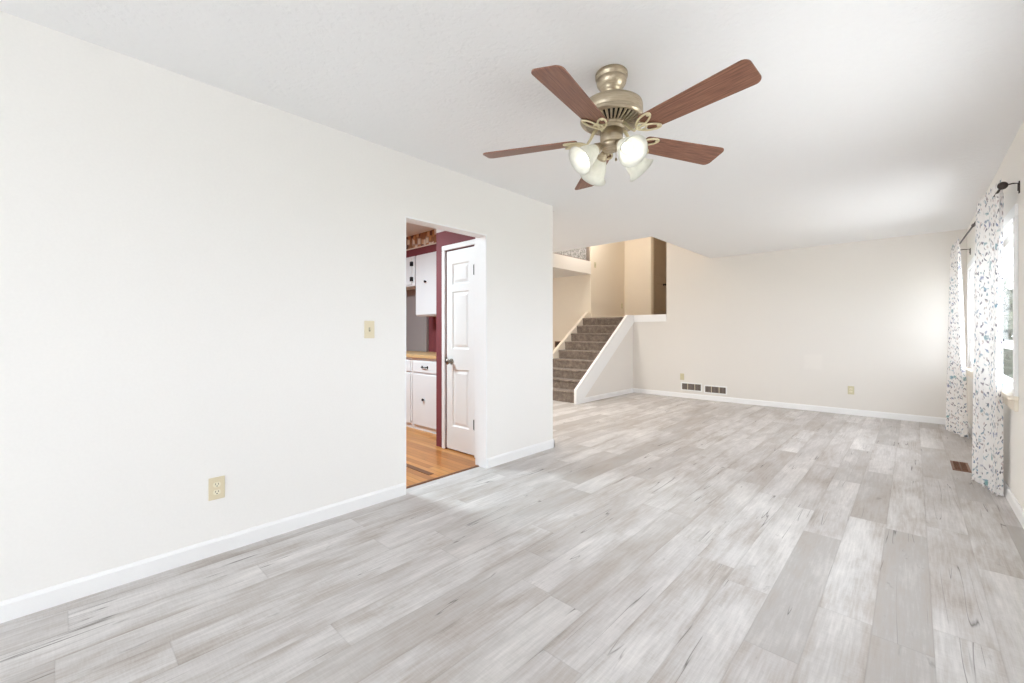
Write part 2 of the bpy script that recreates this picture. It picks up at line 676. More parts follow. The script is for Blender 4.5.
# ceilings
bm = prism(newbm(), [(-7.2, 3.6), (XLB, 3.6), (XLB, YBK), (XR, YBK), (XR, YF), (-2.533, YF), (-2.533, 5.415), (-7.2, 5.415)], 'Z', H, H + 0.26)
struct('ceiling', bm, CEIL)
struct('ceiling_kitchen', B(-6.0, XLB, -0.4, 3.6, H, H + 0.2), KCEIL)
struct('ceiling_upper', B(-7.2, -2.45, 5.3, 11.2, ZT, ZT + 0.1), TAN)
struct('ceiling_entry', B(-7.2, XSL - 0.09, 5.415, 7.777, 2.415, 2.50), CREAM)

# left wall with the kitchen doorway
bm = B(XLB, XL, YBK, 1.703, 0, H)
box(bm, XLB, XL, 2.508, 3.425, 0, H)
box(bm, XLB, XL, 1.703, 2.508, 1.995, H)
struct('wall_left', bm, WALL)
# right wall with the wide window and an off-view window added for light
WY0, WY1, WZ0, WZ1 = 4.24, 7.40, 0.75, 1.90
SY0, SY1, SZ0, SZ1 = 1.4, 3.3, 0.85, 1.90
bm = newbm()
t = XR + 0.13
box(bm, XR, t, YBK, SY0, 0, H)
box(bm, XR, t, SY0, SY1, 0, SZ0)
box(bm, XR, t, SY0, SY1, SZ1, H)
box(bm, XR, t, SY1, WY0, 0, H)
box(bm, XR, t, WY0, WY1, 0, WZ0)
box(bm, XR, t, WY0, WY1, WZ1, H)
box(bm, XR, t, WY1, YFB, 0, H)
struct('wall_right', bm, RWALL)
# far wall: lower part, low wall beside the stair, upper part over the open stairwell
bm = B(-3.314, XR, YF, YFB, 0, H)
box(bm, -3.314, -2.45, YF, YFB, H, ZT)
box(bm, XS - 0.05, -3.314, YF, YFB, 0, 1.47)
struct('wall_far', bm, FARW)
# wall behind the camera with a patio opening added to let light in
bm = B(-2.762, -2.4, YBK - 0.12, YBK, 0, H)
box(bm, 0.1, XR + 0.13, YBK - 0.12, YBK, 0, H)
box(bm, -2.4, 0.1, YBK - 0.12, YBK, 2.13, H)
struct('wall_back', bm, WALL)
# knee wall beside the stair
bm = prism(newbm(), [(5.76, 0), (5.76, 0.22), (7.44, 1.48), (YF, 1.48), (YF, 0)], 'X', XS - 0.045, XS - 0.02)
struct('wall_knee', bm, CREAM)
# foyer and upper walls
bm = B(-7.2, -2.84, 3.55, 3.6, 0, H)
box(bm, -2.90, XLB, 2.735, 3.375, 0, H)
box(bm, -2.90, -2.84, 3.375, 3.55, 0, H)
struct('wall_foyer', bm, CREAM)
bm = B(-7.2, XSL - 0.07, 5.84, 5.90, -1.35, -0.06)
box(bm, XSL - 0.07, XSL, 5.62, 7.777, -1.35, 0)
struct('wall_lower', bm, TAN)
struct('wall_entry', B(-7.25, -7.2, 3.6, 7.877, -1.35, 2.5), TAN)
struct('wall_stair', B(-7.2, XSL - 0.10, 7.777, 7.877, -1.35, 2.5), TAN)
bm = B(XSL - 0.10, XSL, 7.777, 9.226, -1.3, ZT)
struct('wall_hall_left', bm, TAN)
HX = -4.34
bm = B(XSL - 0.10, HX - 0.07, 9.226, 9.30, ZU, ZT)
box(bm, HX - 0.07, HX, 9.226, 9.33, ZU, ZT)
box(bm, HX - 0.07, HX, 9.33, 10.15, ZU + 2.04, ZT)
box(bm, HX - 0.07, HX, 10.15, 11.1, ZU, ZT)
struct('wall_hall_end', bm, TAN)
bm = B(-3.314, -3.2, YFB, 11.1, ZU, ZT)
box(bm, -5.1, -3.2, 11.1, 11.2, ZU, ZT)
struct('wall_hall_right', bm, TAN)
bm = B(-7.2, -2.45, 5.30, 5.415, H + 0.26, ZT)
box(bm, -2.533, -2.45, 5.415, YF, H + 0.26, ZT)
struct('wall_stairwell', bm, TAN)
bm = B(XSL - 0.09, XSL, 5.415, 7.777, 2.415, 2.68)
struct('trim_beam', bm, CREAM)
bm = B(-5.22, -5.09, 5.415, 7.777, 2.50, ZT)
struct('wall_upper', bm, MOTTLE)
bm = B(-5.09, -5.03, 7.735, 7.777, 2.68, ZT)
box(bm, -5.09, -5.03, 5.415, 7.735, 2.68, 2.70)
struct('trim_corner', bm, VENTIN)

# kitchen walls
struct('wall_kitchen_back', B(-6.0, -3.49, 3.50, 3.55, 0, H), RED)
struct('wall_kitchen_side', B(-6.1, -6.0, -0.4, 3.55, 0, H), RED)
struct('wall_kitchen_front', B(-6.1, XLB, -0.5, -0.4, 0, H), RED)
YP = 2.655
PX0, PX1 = -3.400, -2.965            # pantry door leaf
bm = B(-3.56, PX0 - 0.0, YP, YP + 0.08, 0, 2.178)
box(bm, PX1, XLB, YP, YP + 0.08, 0, 2.178)
box(bm, PX0, PX1, YP, YP + 0.08, 1.975, 2.178)
box(bm, -3.56, -3.48, YP + 0.08, 3.50, 0, 2.178)
struct('wall_pantry', bm, RED)
bm = B(-3.56, XLB, YP, YP + 0.08, 2.178, H)
box(bm, -3.56, -3.48, YP + 0.08, 3.50, 2.178, H)
struct('wall_pantry_top', bm, KCEIL)
# jamb piece that fills between doorway and pantry
struct('wall_jamb', B(-2.80, XLB, 2.508, YP, 0, H), TRIM)


# trim: baseboards with a bevelled top
def base_x(name, x, sgn, y0, y1, z0=0.0, mat=TRIM, hh=0.083):
    pts = [(0, 0), (0.013 * sgn, 0), (0.013 * sgn, hh - 0.014), (0.006 * sgn, hh), (0, hh)]
    struct(name, prism(newbm(), [(x + a, z0 + b) for a, b in pts], 'Y', y0, y1), mat)


def base_y(name, y, sgn, x0, x1, z0=0.0, mat=TRIM, hh=0.083):
    pts = [(0, 0), (0.013 * sgn, 0), (0.013 * sgn, hh - 0.014), (0.006 * sgn, hh), (0, hh)]
    struct(name, prism(newbm(), [(y + a, z0 + b) for a, b in pts], 'X', x0, x1), mat)


base_x('baseboard_left', XL, 1, YBK, 1.703)
base_x('baseboard_left_end', XL, 1, 2.508, 3.438)
base_y('baseboard_wall_end', 3.425, 1, XLB, XL + 0.013)
base_x('baseboard_right', XR, -1, YBK, YF)
base_y('baseboard_far', YF, -1, XS - 0.02, XR)
base_x('baseboard_knee', XS - 0.02, 1, 5.90, YF)
base_x('baseboard_hall', XSL, 1, 7.777, 9.226, ZU, TRIMC)
base_y('baseboard_hall_end', 9.226, -1, XSL, HX, ZU, TRIMC)

# sloped board on the knee wall and the cap along the far wall
bm = prism(newbm(), [(5.735, 0), (5.735, 0.235), (7.435, 1.503), (YF, 1.503), (YF, 1.365), (5.90, 0.03), (5.88, 0)], 'X', XS - 0.05, XS)
struct('trim_1', bm, TRIM)
bm = B(XS, -3.314, YF - 0.02, YF, 1.372, 1.503)
box(bm, XS - 0.05, -3.314, YF, YFB, 1.482, 1.497)
struct('trim_2', bm, TRIM)

# doorway lining of the kitchen opening
bm = B(XLB - 0.006, XL + 0.001, 2.498, 2.508, 0, 1.995)
box(bm, XLB - 0.006, XL + 0.001, 1.703, 1.713, 0, 1.995)
box(bm, XLB - 0.006, XL + 0.001, 1.713, 2.498, 1.985, 1.995)
struct('trim_doorway', bm, TRIM)
struct('trim_threshold', prism(newbm(), [(-2.765, 0), (-2.735, 0), (-2.742, 0.007), (-2.758, 0.007)], 'Y', 1.713, 2.498), BROWNST)
struct('dark_floor_strip', B(-3.9, XLB - 0.10, 2.06, 2.11, 0.0, 0.003), BROWNST)  # thin dark strip across the kitchen floor

# pantry door: casing, leaf with three raised panels, knob, hinges
bm = newbm()
box(bm, PX0 - 0.050, PX0 - 0.004, YP - 0.018, YP, 0, 1.975)
box(bm, PX1 + 0.004, PX1 + 0.062, YP - 0.018, YP, 0, 1.975)
box(bm, PX0 - 0.050, PX1 + 0.062, YP - 0.018, YP, 1.976, 2.026)
struct('trim_pantry', bm, TRIM, bevel=0.006)


def panel_door(name, x0, x1, y, z0, z1, panels, mat, depth=0.035):
    """leaf facing -Y with recessed moulding and raised fields"""
    bm = newbm()
    xs = sorted({x0, x1} | {p[0] for p in panels} | {p[1] for p in panels})
    zs = sorted({z0, z1} | {p[2] for p in panels} | {p[3] for p in panels})
    for i in range(len(xs) - 1):
        for j in range(len(zs) - 1):
            cx, cz = (xs[i] + xs[i + 1]) / 2, (zs[j] + zs[j + 1]) / 2
            hole = any(p[0] < cx < p[1] and p[2] < cz < p[3] for p in panels)
            q = [(xs[i], zs[j]), (xs[i + 1], zs[j]), (xs[i + 1], zs[j + 1]), (xs[i], zs[j + 1])]
            if not hole:
                bm.faces.new([bm.verts.new((a, y, b)) for a, b in q])
    for a0, a1, b0, b1 in panels:
        steps = [(0, 0.0), (0.010, 0.011), (0.020, 0.011), (0.042, 0.002)]
        loops = []
        for ins, dp in steps:
            loops.append([bm.verts.new((px, y + dp, pz)) for px, pz in ((a0 + ins, b0 + ins), (a1 - ins, b0 + ins), (a1 - ins, b1 - ins), (a0 + ins, b1 - ins))])
        for A, C in zip(loops, loops[1:]):
            for i in range(4):
                bm.faces.new((A[i], A[(i + 1) % 4], C[(i + 1) % 4], C[i]))
        bm.faces.new(loops[-1])
    # back and edges
    v = [bm.verts.new(p) for p in ((x0, y, z0), (x1, y, z0), (x1, y, z1), (x0, y, z1), (x0, y + depth, z0), (x1, y + depth, z0), (x1, y + depth, z1), (x0, y + depth, z1))]
    for f in ((4, 5, 6, 7), (0, 1, 5, 4), (1, 2, 6, 5), (2, 3, 7, 6), (3, 0, 4, 7)):
        bm.faces.new([v[i] for i in f])
    bmesh.ops.remove_doubles(bm, verts=bm.verts, dist=1e-5)
    o = obj(name, bm, mat)
    return o


pxa, pxb = PX0 + 0.095, PX1 - 0.095
d = panel_door('door_1', PX0 + 0.003, PX1 - 0.003, YP + 0.004, 0.012, 1.965,
               [(pxa, pxb, 1.63, 1.835), (pxa, pxb, 1.00, 1.56), (pxa, pxb, 0.24, 0.80)], TRIM)
d['kind'] = 'structure'
rx = Matrix.Rotation(PI / 2, 4, 'X')
bm = lathe(newbm(), [(0, -0.002), (0.028, -0.002), (0.028, 0.006), (0.011, 0.010), (0.010, 0.03), (0.022, 0.038), (0.027, 0.05), (0.022, 0.062), (0, 0.066)], 24,
           Matrix.Translation((PX0 + 0.085, YP + 0.004, 0.875)) @ rx)
obj('door_knob', bm, SILVERK, d, smooth=True)
bm = B(PX0 - 0.001, PX0 + 0.014, YP - 0.008, YP + 0.004, 0.855, 0.915)
obj('latch', bm, SILVERK, d)
for hz in (1.745, 0.30):
    bm = B(PX1 - 0.022, PX1 + 0.010, YP - 0.004, YP + 0.004, hz - 0.045, hz + 0.045)
    lathe(bm, [(0, -0.05), (0.007, -0.05), (0.007, 0.05), (0, 0.05)], 10, Matrix.Translation((PX1, YP - 0.008, hz)))
    obj('hinge', bm, BLACKH, d)

# upstairs door in the hall
d = panel_door('door_2', 9.34, 10.14, 0, ZU + 0.01, ZU + 2.03, [(9.46, 10.02, ZU + 0.2, ZU + 0.85), (9.46, 10.02, ZU + 1.0, ZU + 1.9)], DOORD)
for v in d.data.vertices:      # turn the leaf so that it faces +X
    v.co = Vector((HX - 0.002 - v.co.y, v.co.x, v.co.z))
d['kind'] = 'structure'
bm = lathe(newbm(), [(0, 0), (0.026, 0), (0.026, 0.006), (0.01, 0.01), (0.01, 0.03), (0.026, 0.045), (0.02, 0.06), (0, 0.064)], 16,
           Matrix.Translation((HX - 0.002, 9.90, ZU + 0.84)) @ Matrix.Rotation(PI / 2, 4, 'Y'))
obj('door_knob', bm, BLACKH, d, smooth=True)
bm = B(HX, HX + 0.015, 9.262, 9.335, ZU, ZU + 2.10)
box(bm, HX, HX + 0.015, 10.145, 10.215, ZU, ZU + 2.10)
box(bm, HX, HX + 0.015, 9.335, 10.145, ZU + 2.035, ZU + 2.10)
struct('trim_hall_door', bm, TRIMC)

# ------------------------------------------------------------------ staircase
st = empty('staircase', (-4.5, 5.82, 0), 'taupe carpeted staircase of nine steps climbing beside the white sloped board', 'staircase')
for k in range(9):
    y = 5.82 + 0.205 * k
    z = 0.16 * (k + 1) + 0.03
    pts = [(0.0, 0.0), (0.0, 0.118), (-0.012, 0.126), (-0.018, 0.14), (-0.012, 0.154), (0.004, 0.16), (0.222, 0.16), (0.222, 0.0)]
    if k == 0:
        pts = [(a, b - 0.03 if b == 0.0 else b) for a, b in pts]
    if k == 8:
        pts = pts[:6] + [(0.03, 0.16), (0.03, 0.0)]
    bm = prism(newbm(), [(y - 5.82 + a, z - 0.16 + b) for a, b in pts], 'X', XSL + 4.5 + 0.005, XS - 0.05 + 4.5 - 0.002)
    obj('carpeted_step', bm, CARPET, st, bevel=0.004)
def sl(y):
    return 1.597 + 0.70 * (y - 7.662)
bm = prism(newbm(), [(5.62, -0.02), (5.62, sl(5.62)), (7.63, sl(7.63)), (7.68, sl(7.68) - 0.005), (7.777, 1.52), (7.777, -0.02)], 'X', XSL - 0.065, XSL)
struct('trim_3', bm, TRIMC)


# ------------------------------------------------------------------ ceiling fan
FX, FY = -1.088, 1.876
fan = empty('ceiling_fan', (FX, FY, H), 'five-blade ceiling fan with walnut blades, brushed nickel motor and four lit glass shades', 'ceiling fan')
ZO = -H
bm = lathe(newbm(), [(0, 0), (0.074, 0), (0.078, -0.005), (0.078, -0.024), (0.071, -0.029), (0.071, -0.036), (0.073, -0.042), (0.070, -0.056), (0.060, -0.072),
                     (0.047, -0.084), (0.047, -0.088), (0.042, -0.090), (0.042, -0.100), (0.034, -0.108), (0.018, -0.110), (0, -0.110)], 48)
obj('canopy', bm, METAL, fan, smooth=True)
bm = lathe(newbm(), [(0, -0.10), (0.0135, -0.10), (0.0135, -0.140), (0.024, -0.142), (0.026, -0.15), (0, -0.15)], 20)
obj('downrod', bm, METAL, fan, smooth=True)
bm = lathe(newbm(), [(0, -0.142), (0.05, -0.143), (0.105, -0.148), (0.134, -0.155), (0.147, -0.165), (0.150, -0.178), (0.150, -0.212), (0.147, -0.216),
                     (0.151, -0.219), (0.151, -0.227), (0.146, -0.230), (0.14, -0.230), (0, -0.230)], 64)
obj('motor_housing', bm, METAL, fan, smooth=True)
bm = lathe(newbm(), [(0.136, -0.228), (0.139, -0.234), (0.076, -0.262), (0.05, -0.262), (0.05, -0.236), (0.136, -0.228)], 64)
vent = obj('vent_cone', bm, DARK, fan, smooth=True)
bm = newbm()
for i in range(36):
    a = 2 * PI * i / 36
    u, v = Vector((math.cos(a), math.sin(a), 0)), Vector((-math.sin(a), math.cos(a), 0))
    p0, p1 = u * 0.141 + Vector((0, 0, -0.236)), u * 0.078 + Vector((0, 0, -0.264))
    up = Vector((0, 0, 0.008))
    q = [p0 - v * 0.0062, p0 + v * 0.0062, p1 + v * 0.0032, p1 - v * 0.0032]
    dn = (u * 0.4 + Vector((0, 0, -0.9))) * 0.0045
    lo = [bm.verts.new(x + dn) for x in q]
    hi = [bm.verts.new(x + up) for x in q]
    bm.faces.new(lo)
    bm.faces.new(hi)
    for j in range(4):
        bm.faces.new((lo[j], lo[(j + 1) % 4], hi[(j + 1) % 4], hi[j]))
lathe(bm, [(0.151, -0.226), (0.152, -0.234), (0.146, -0.242), (0.136, -0.242), (0.136, -0.226)], 64)
obj('vent_rib', bm, METAL, vent)
bm = lathe(newbm(), [(0, -0.255), (0.074, -0.255), (0.080, -0.260), (0.080, -0.270), (0.074, -0.274), (0.064, -0.276), (0.064, -0.284), (0, -0.284)], 48)
obj('flywheel_hub', bm, METAL, fan, smooth=True)
bm = lathe(newbm(), [(0, -0.28), (0.055, -0.28), (0.055, -0.345), (0.052, -0.352), (0.057, -0.354), (0.057, -0.364), (0.046, -0.376), (0.03, -0.384), (0.014, -0.392), (0, -0.394)], 40)
obj('switch_housing', bm, METAL, fan, smooth=True)

TILT = Matrix.Rotation(0.012, 4, 'X').inverted() @ Matrix.Rotation(-0.030, 4, 'Y')
ZB = 2.114 - H


def blade_outline(n=8):
    # half widths along the blade: (r, w+, w-), corners rounded
    r0, r1 = 0.172, 0.662
    pts = []
    def arc(cx, cy, r, a0, a1):
        return [(cx + r * math.cos(a0 + (a1 - a0) * i / n), cy + r * math.sin(a0 + (a1 - a0) * i / n)) for i in range(n + 1)]
    w1, w0 = 0.071, 0.054
    pts += arc(r1 - 0.030, w1 - 0.030, 0.030, 0, PI / 2)
    pts += [(r0 + 0.10, w0 + 0.004)]
    pts += arc(r0 + 0.02, w0 - 0.02, 0.02, PI / 2, PI)
    pts += arc(r0 + 0.02, -w0 + 0.02, 0.02, PI, 1.5 * PI)
    pts += [(r0 + 0.10, -w0 - 0.004)]
    pts += arc(r1 - 0.030, -w1 + 0.030, 0.030, -PI / 2, 0)
    return pts


def loop(fn, n=28):
    return [fn(2 * PI * i / n) for i in range(n)]


def teardrop(cx, cy, ln, wd, ang):
    def f(t):
        x = ln * math.cos(t)
        y = wd * math.sin(t) * (0.55 + 0.45 * math.cos(t * 0.5) ** 2) * (1.0 - 0.25 * math.cos(t))
        ca, sa = math.cos(ang), math.sin(ang)
        return (cx + x * ca - y * sa, cy + x * sa + y * ca)
    return f


for k in range(5):
    a = math.radians(-8.4 + 72 * k - (1.3 if k == 4 else 0))
    M = TILT @ Matrix.Rotation(a, 4, 'Z') @ Matrix.Translation((0, 0, ZB)) @ Matrix.Rotation(math.radians(-13.5), 4, 'X')
    bm = prism(newbm(), blade_outline(), 'Z', -0.003, 0.003)
    uvl = bm.loops.layers.uv.new('UVMap')
    for f in bm.faces:
        for lp in f.loops:
            lp[uvl].uv = (lp.vert.co.x + k * 1.37, lp.vert.co.y + k * 0.61)
    bmesh.ops.transform(bm, matrix=M, verts=bm.verts)
    bl = obj('blade', bm, BLADE, fan, bevel=0.0015)
    # blade iron: curved arm from the hub, two leaf loops and a ring under the blade
    bm = newbm()
    zz = -0.009
    for sgn in (1, -1):
        tube(bm, [(x, y, zz) for x, y in loop(teardrop(0.192, sgn * 0.028, 0.050, 0.026, sgn * 0.42))], 0.0048, 8, True)
    tube(bm, [(x, y, zz - 0.002) for x, y in loop(lambda t: (0.165 + 0.024 * math.cos(t), 0.022 * math.sin(t)))], 0.0045, 8, True)
    for (sx, sy) in ((0.226, 0.042), (0.226, -0.042), (0.189, 0.0)):
        lathe(bm, [(0, 0.004), (0.006, 0.003), (0.007, -0.001), (0.0, -0.004)], 10, Matrix.Translation((sx, sy, zz)))
    bmesh.ops.transform(bm, matrix=M, verts=bm.verts)
    q = M @ Vector((0.142, 0, zz))
    hub = Vector((math.cos(a) * 0.070, math.sin(a) * 0.070, -0.268))
    out = Vector((math.cos(a), math.sin(a), 0))
    tube(bm, [hub, hub + out * 0.015 + Vector((0, 0, -0.014)), hub.lerp(q, 0.5) + Vector((0, 0, -0.016)), q - out * 0.015 + Vector((0, 0, -0.006)), q], 0.0075, 10, False, [1.3, 1.1, 0.9, 0.8, 0.75])
    obj('blade_iron', bm, IRONM, fan, smooth=True)

for k, ang in enumerate((333, 63, 153, 243)):
    a = math.radians(ang)
    u = Vector((math.cos(a), math.sin(a), 0))
    dirv = (u * math.sin(math.radians(52)) - Vector((0, 0, math.cos(math.radians(52))))).normalized()
    base = u * 0.060 + Vector((0, 0, -0.366))
    bm = newbm()
    tube(bm, [u * 0.042 + Vector((0, 0, -0.372)), u * 0.052 + Vector((0, 0, -0.369)), base, base + dirv * 0.012], 0.009, 10)
    rot = dirv.to_track_quat('Z', 'Y').to_matrix().to_4x4()
    T = Matrix.Translation(base) @ rot
    lathe(bm, [(0, 0.0), (0.016, 0.002), (0.019, 0.012), (0.019, 0.022), (0.025, 0.026), (0.027, 0.040), (0.022, 0.043), (0, 0.043)], 24, T)
    obj('lamp_holder', bm, METAL, fan, smooth=True)
    prof = [(0.024, 0.036), (0.027, 0.040), (0.032, 0.052), (0.040, 0.068), (0.047, 0.088), (0.051, 0.108), (0.055, 0.126), (0.064, 0.142), (0.073, 0.150),
            (0.070, 0.150), (0.061, 0.140), (0.052, 0.125), (0.048, 0.107), (0.044, 0.088), (0.037, 0.069), (0.029, 0.054), (0.024, 0.046)]
    bm = lathe(newbm(), prof, 36, T)
    sh = obj('lamp_shade', bm, SHADE, fan, smooth=True)
    bm = lathe(newbm(), [(0.010, 0.043), (0.012, 0.055), (0.018, 0.068), (0.024, 0.085), (0.024, 0.094), (0.018, 0.106), (0.008, 0.112), (0, 0.113)], 20, T)
    obj('bulb', bm, BULB, fan, smooth=True)
    lo = light('fan_bulb_light', 'POINT', fan.location + base + dirv * 0.13, 0.07, (1, 0.97, 0.93), 0.02)
    lo.parent = fan
    lo.location = base + dirv * 0.132
bm = tube(newbm(), [(0.03, -0.012, -0.382), (0.033, -0.013, -0.41), (0.033, -0.013, -0.43)], 0.0012, 6)
lathe(bm, [(0, 0), (0.005, -0.004), (0.006, -0.014), (0, -0.02)], 10, Matrix.Translation((0.033, -0.013, -0.43)))
obj('pull_chain', bm, METAL, fan)


# ------------------------------------------------------------------ switches, outlets, vents
def plate(name, loc, rz, label, cat, kind, mat=IVORY, group=None):
    """local: faces -Y, origin at the plate's centre"""
    o = empty(name, loc, label, cat, group, (0, 0, rz))
    obj('cover_plate', B(-0.036, 0.036, -0.006, 0, -0.058, 0.058), mat, o, bevel=0.003)
    if kind == 'switch':
        bm = B(-0.005, 0.005, -0.008, -0.005, -0.012, 0.012)
        obj('toggle_slot', bm, SLOT, o)
        bm = prism(newbm(), [(-0.006, -0.008), (-0.018, 0.002), (-0.018, 0.008), (-0.006, 0.010)], 'X', -0.004, 0.004)
        obj('toggle', bm, mat, o)
        for z in (-0.03, 0.03):
            obj('screw', lathe(newbm(), [(0, 0), (0.003, 0), (0.003, 0.0015), (0, 0.002)], 10, Matrix.Translation((0, -0.0055, z)) @ rx), mat, o)
    elif kind == 'outlet':
        for z in (-0.0195, 0.0195):
            bm = newbm()
            pts = [(0.017 * math.cos(t), max(-0.0125, min(0.0125, 0.017 * math.sin(t)))) for t in [2 * PI * i / 28 for i in range(28)]]
            prism(bm, [(x, z + y) for x, y in pts], 'Y', -0.0085, -0.005)
            f = obj('receptacle', bm, SOCKET, o)
            bm = newbm()
            box(bm, -0.0075, -0.0050, -0.0092, -0.008, z - 0.001, z + 0.008)
            box(bm, 0.0050, 0.0075, -0.0092, -0.008, z - 0.001, z + 0.008)
            prism(bm, [(0.0028 * math.cos(2 * PI * i / 10), z - 0.007 + 0.0028 * math.sin(2 * PI * i / 10)) for i in range(10)], 'Y', -0.0092, -0.008)
            obj('socket_slot', bm, SLOT, f)
        obj('screw', lathe(newbm(), [(0, 0), (0.003, 0), (0.003, 0.0015), (0, 0.002)], 10, Matrix.Translation((0, -0.0055, 0)) @ rx), mat, o)
    else:
        bm = lathe(newbm(), [(0, 0), (0.008, 0), (0.008, 0.006), (0.004, 0.010), (0, 0.010)], 12, Matrix.Translation((0, -0.005, 0)) @ rx)
        obj('cable_jack', bm, mat, o)
    return o


plate('light_switch', (XL, 1.427, 1.178), PI / 2, 'ivory toggle light switch on the white wall before the kitchen doorway', 'light switch', 'switch')
plate('wall_outlet', (XL, 0.568, 0.344), PI / 2, 'ivory duplex outlet low on the long white wall before the kitchen doorway', 'outlet', 'outlet')
plate('wall_outlet', (-0.640, YF, 0.347), 0, 'almond outlet alone on the far cream wall, well away from the vents', 'outlet', 'outlet', ALMOND)
plate('cable_plate', (-3.024, YF, 0.372), 0, 'small almond wall plate just above the first white return vent', 'wall plate', 'jack', ALMOND)
plate('light_switch', (XSL, 7.934, 2.625), PI / 2, 'small switch plate high on the tan wall at the top of the stairs', 'light switch', 'switch', ALMOND)
plate('wall_outlet', (XSL, 9.10, 1.795), PI / 2, 'small outlet low on the tan hall wall at the stair top', 'outlet', 'outlet', ALMOND)


def vent(name, x0, x1, z0, z1, y, label):
    o = empty(name, ((x0 + x1) / 2, y, z0), label, 'vent', 'return air vents on the far wall')
    hw, hh = (x1 - x0) / 2, z1 - z0
    b = 0.020
    bm = newbm()
    box(bm, -hw, hw, -0.010, 0, 0, b)
    box(bm, -hw, hw, -0.010, 0, hh - b, hh)
    box(bm, -hw, -hw + b, -0.010, 0, b, hh - b)
    box(bm, hw - b, hw, -0.010, 0, b, hh - b)
    obj('vent_frame', bm, WHITEM, o, bevel=0.003)
    obj('backing', B(-hw + b, hw - b, -0.002, 0, b, hh - b), DARK, o)
    n = 16
    for i in range(n):
        x = -hw + b + (i + 0.5) * (2 * hw - 2 * b) / n
        bm = prism(newbm(), [(x - 0.006, -0.0085), (x - 0.004, -0.0095), (x + 0.005, -0.003), (x + 0.003, -0.002)], 'Z', b, hh - b)
        obj('louvre', bm, VENTIN, o)
    for x in (-hw / 3, hw / 3):
        obj('crossbar', B(x - 0.004, x + 0.004, -0.0095, -0.002, b, hh - b), IVORY, o)
    return o


vent('wall_vent', -3.046, -2.677, 0.128, 0.276, YF, 'white framed return vent directly under the small almond wall plate')
vent('wall_vent', -2.646, -2.272, 0.115, 0.258, YF, 'white framed return vent with no plate above it, nearer the window')

# dark grille low on the tan wall behind the stair
g = empty('wall_grille', (-5.86, 7.777, 0.83), 'small dark grille in a tan frame on the wall behind the stair string', 'vent')
bm = newbm()
box(bm, -0.10, 0.10, -0.012, 0, 0, 0.018)
box(bm, -0.10, 0.10, -0.012, 0, 0.122, 0.14)
box(bm, -0.10, -0.082, -0.012, 0, 0.018, 0.122)
box(bm, 0.082, 0.10, -0.012, 0, 0.018, 0.122)
obj('vent_frame', bm, BROWNV, g)
obj('backing', B(-0.082, 0.082, -0.003, 0, 0.018, 0.122), DARK, g)
for i in range(5):
    z = 0.028 + i * 0.0205
    obj('louvre', prism(newbm(), [(-0.009, z), (-0.008, z + 0.003), (-0.003, z + 0.012), (-0.004, z + 0.009)], 'X', -0.082, 0.082), SLOT, g)

# brown floor register
fv = empty('floor_vent', (0.298, 5.34, 0), 'brown metal floor register set in the grey floor beside the curtain', 'vent')
bm = newbm()
fw, fl, b = 0.055, 0.175, 0.016
box(bm, -fw, fw, -fl, -fl + b, 0, 0.006)
box(bm, -fw, fw, fl - b, fl, 0, 0.006)
box(bm, -fw, -fw + b, -fl + b, fl - b, 0, 0.006)
box(bm, fw - b, fw, -fl + b, fl - b, 0, 0.006)
obj('vent_frame', bm, BROWNV, fv, bevel=0.002)
obj('backing', B(-fw + b, fw - b, -fl + b, fl - b, 0, 0.001), DARK, fv)
for i in range(14):
    y = -fl + b + (i + 0.5) * (2 * fl - 2 * b) / 14
    obj('louvre', B(-fw + b, fw - b, y - 0.003, y + 0.003, 0.001, 0.005), BROWNV, fv)
obj('crossbar', B(-0.004, 0.004, -fl + b, fl - b, 0.001, 0.0055), BROWNV, fv)


# ------------------------------------------------------------------ window, curtains, rod
def sash(parent, y0, y1, z0, z1, x, fr=0.04, name='sash'):
    bm = newbm()
    box(bm, x, x + 0.03, y0, y1, z0, z0 + fr)
    box(bm, x, x + 0.03, y0, y1, z1 - fr, z1)
    box(bm, x, x + 0.03, y0, y0 + fr, z0 + fr, z1 - fr)
    box(bm, x, x + 0.03, y1 - fr, y1, z0 + fr, z1 - fr)
    s = obj(name, bm, TRIM, parent, bevel=0.003)
    obj('pane', B(x + 0.013, x + 0.017, y0 + fr, y1 - fr, z0 + fr, z1 - fr), GLASS, s)
    return s


win = bpy.data.objects.new('window_1', None)
COL.objects.link(win)
win['kind'] = 'structure'
bm = newbm()      # casing on the room side
cw = 0.075
box(bm, XR - 0.016, XR, WY0 - cw, WY0, WZ0 - 0.02, WZ1)
box(bm, XR - 0.016, XR, WY1, WY1 + cw, WZ0 - 0.02, WZ1)
box(bm, XR - 0.016, XR, WY0 - cw, WY1 + cw, WZ1, WZ1 + cw)
obj('casing', bm, TRIM, win, bevel=0.005)
bm = newbm()      # lining and mullions
box(bm, XR, XR + 0.13, WY0, WY0 + 0.02, WZ0, WZ1)
box(bm, XR, XR + 0.13, WY1 - 0.02, WY1, WZ0, WZ1)
box(bm, XR, XR + 0.13, WY0 + 0.02, WY1 - 0.02, WZ1 - 0.02, WZ1)
box(bm, XR, XR + 0.13, WY0 + 0.02, WY1 - 0.02, WZ0, WZ0 + 0.02)
box(bm, XR + 0.002, XR + 0.075, 5.75, 5.85, WZ0 + 0.02, WZ1 - 0.02)
obj('window_frame', bm, TRIM, win, bevel=0.003)
bm = B(XR - 0.045, XR, WY0 - cw - 0.02, WY1 + cw + 0.02, WZ0 - 0.022, WZ0 + 0.002)
box(bm, XR - 0.018, XR, WY0 - cw, WY1 + cw, WZ0 - 0.095, WZ0 - 0.022)
obj('window_sill', bm, TRIMC, win, bevel=0.004)
zm = 1.07
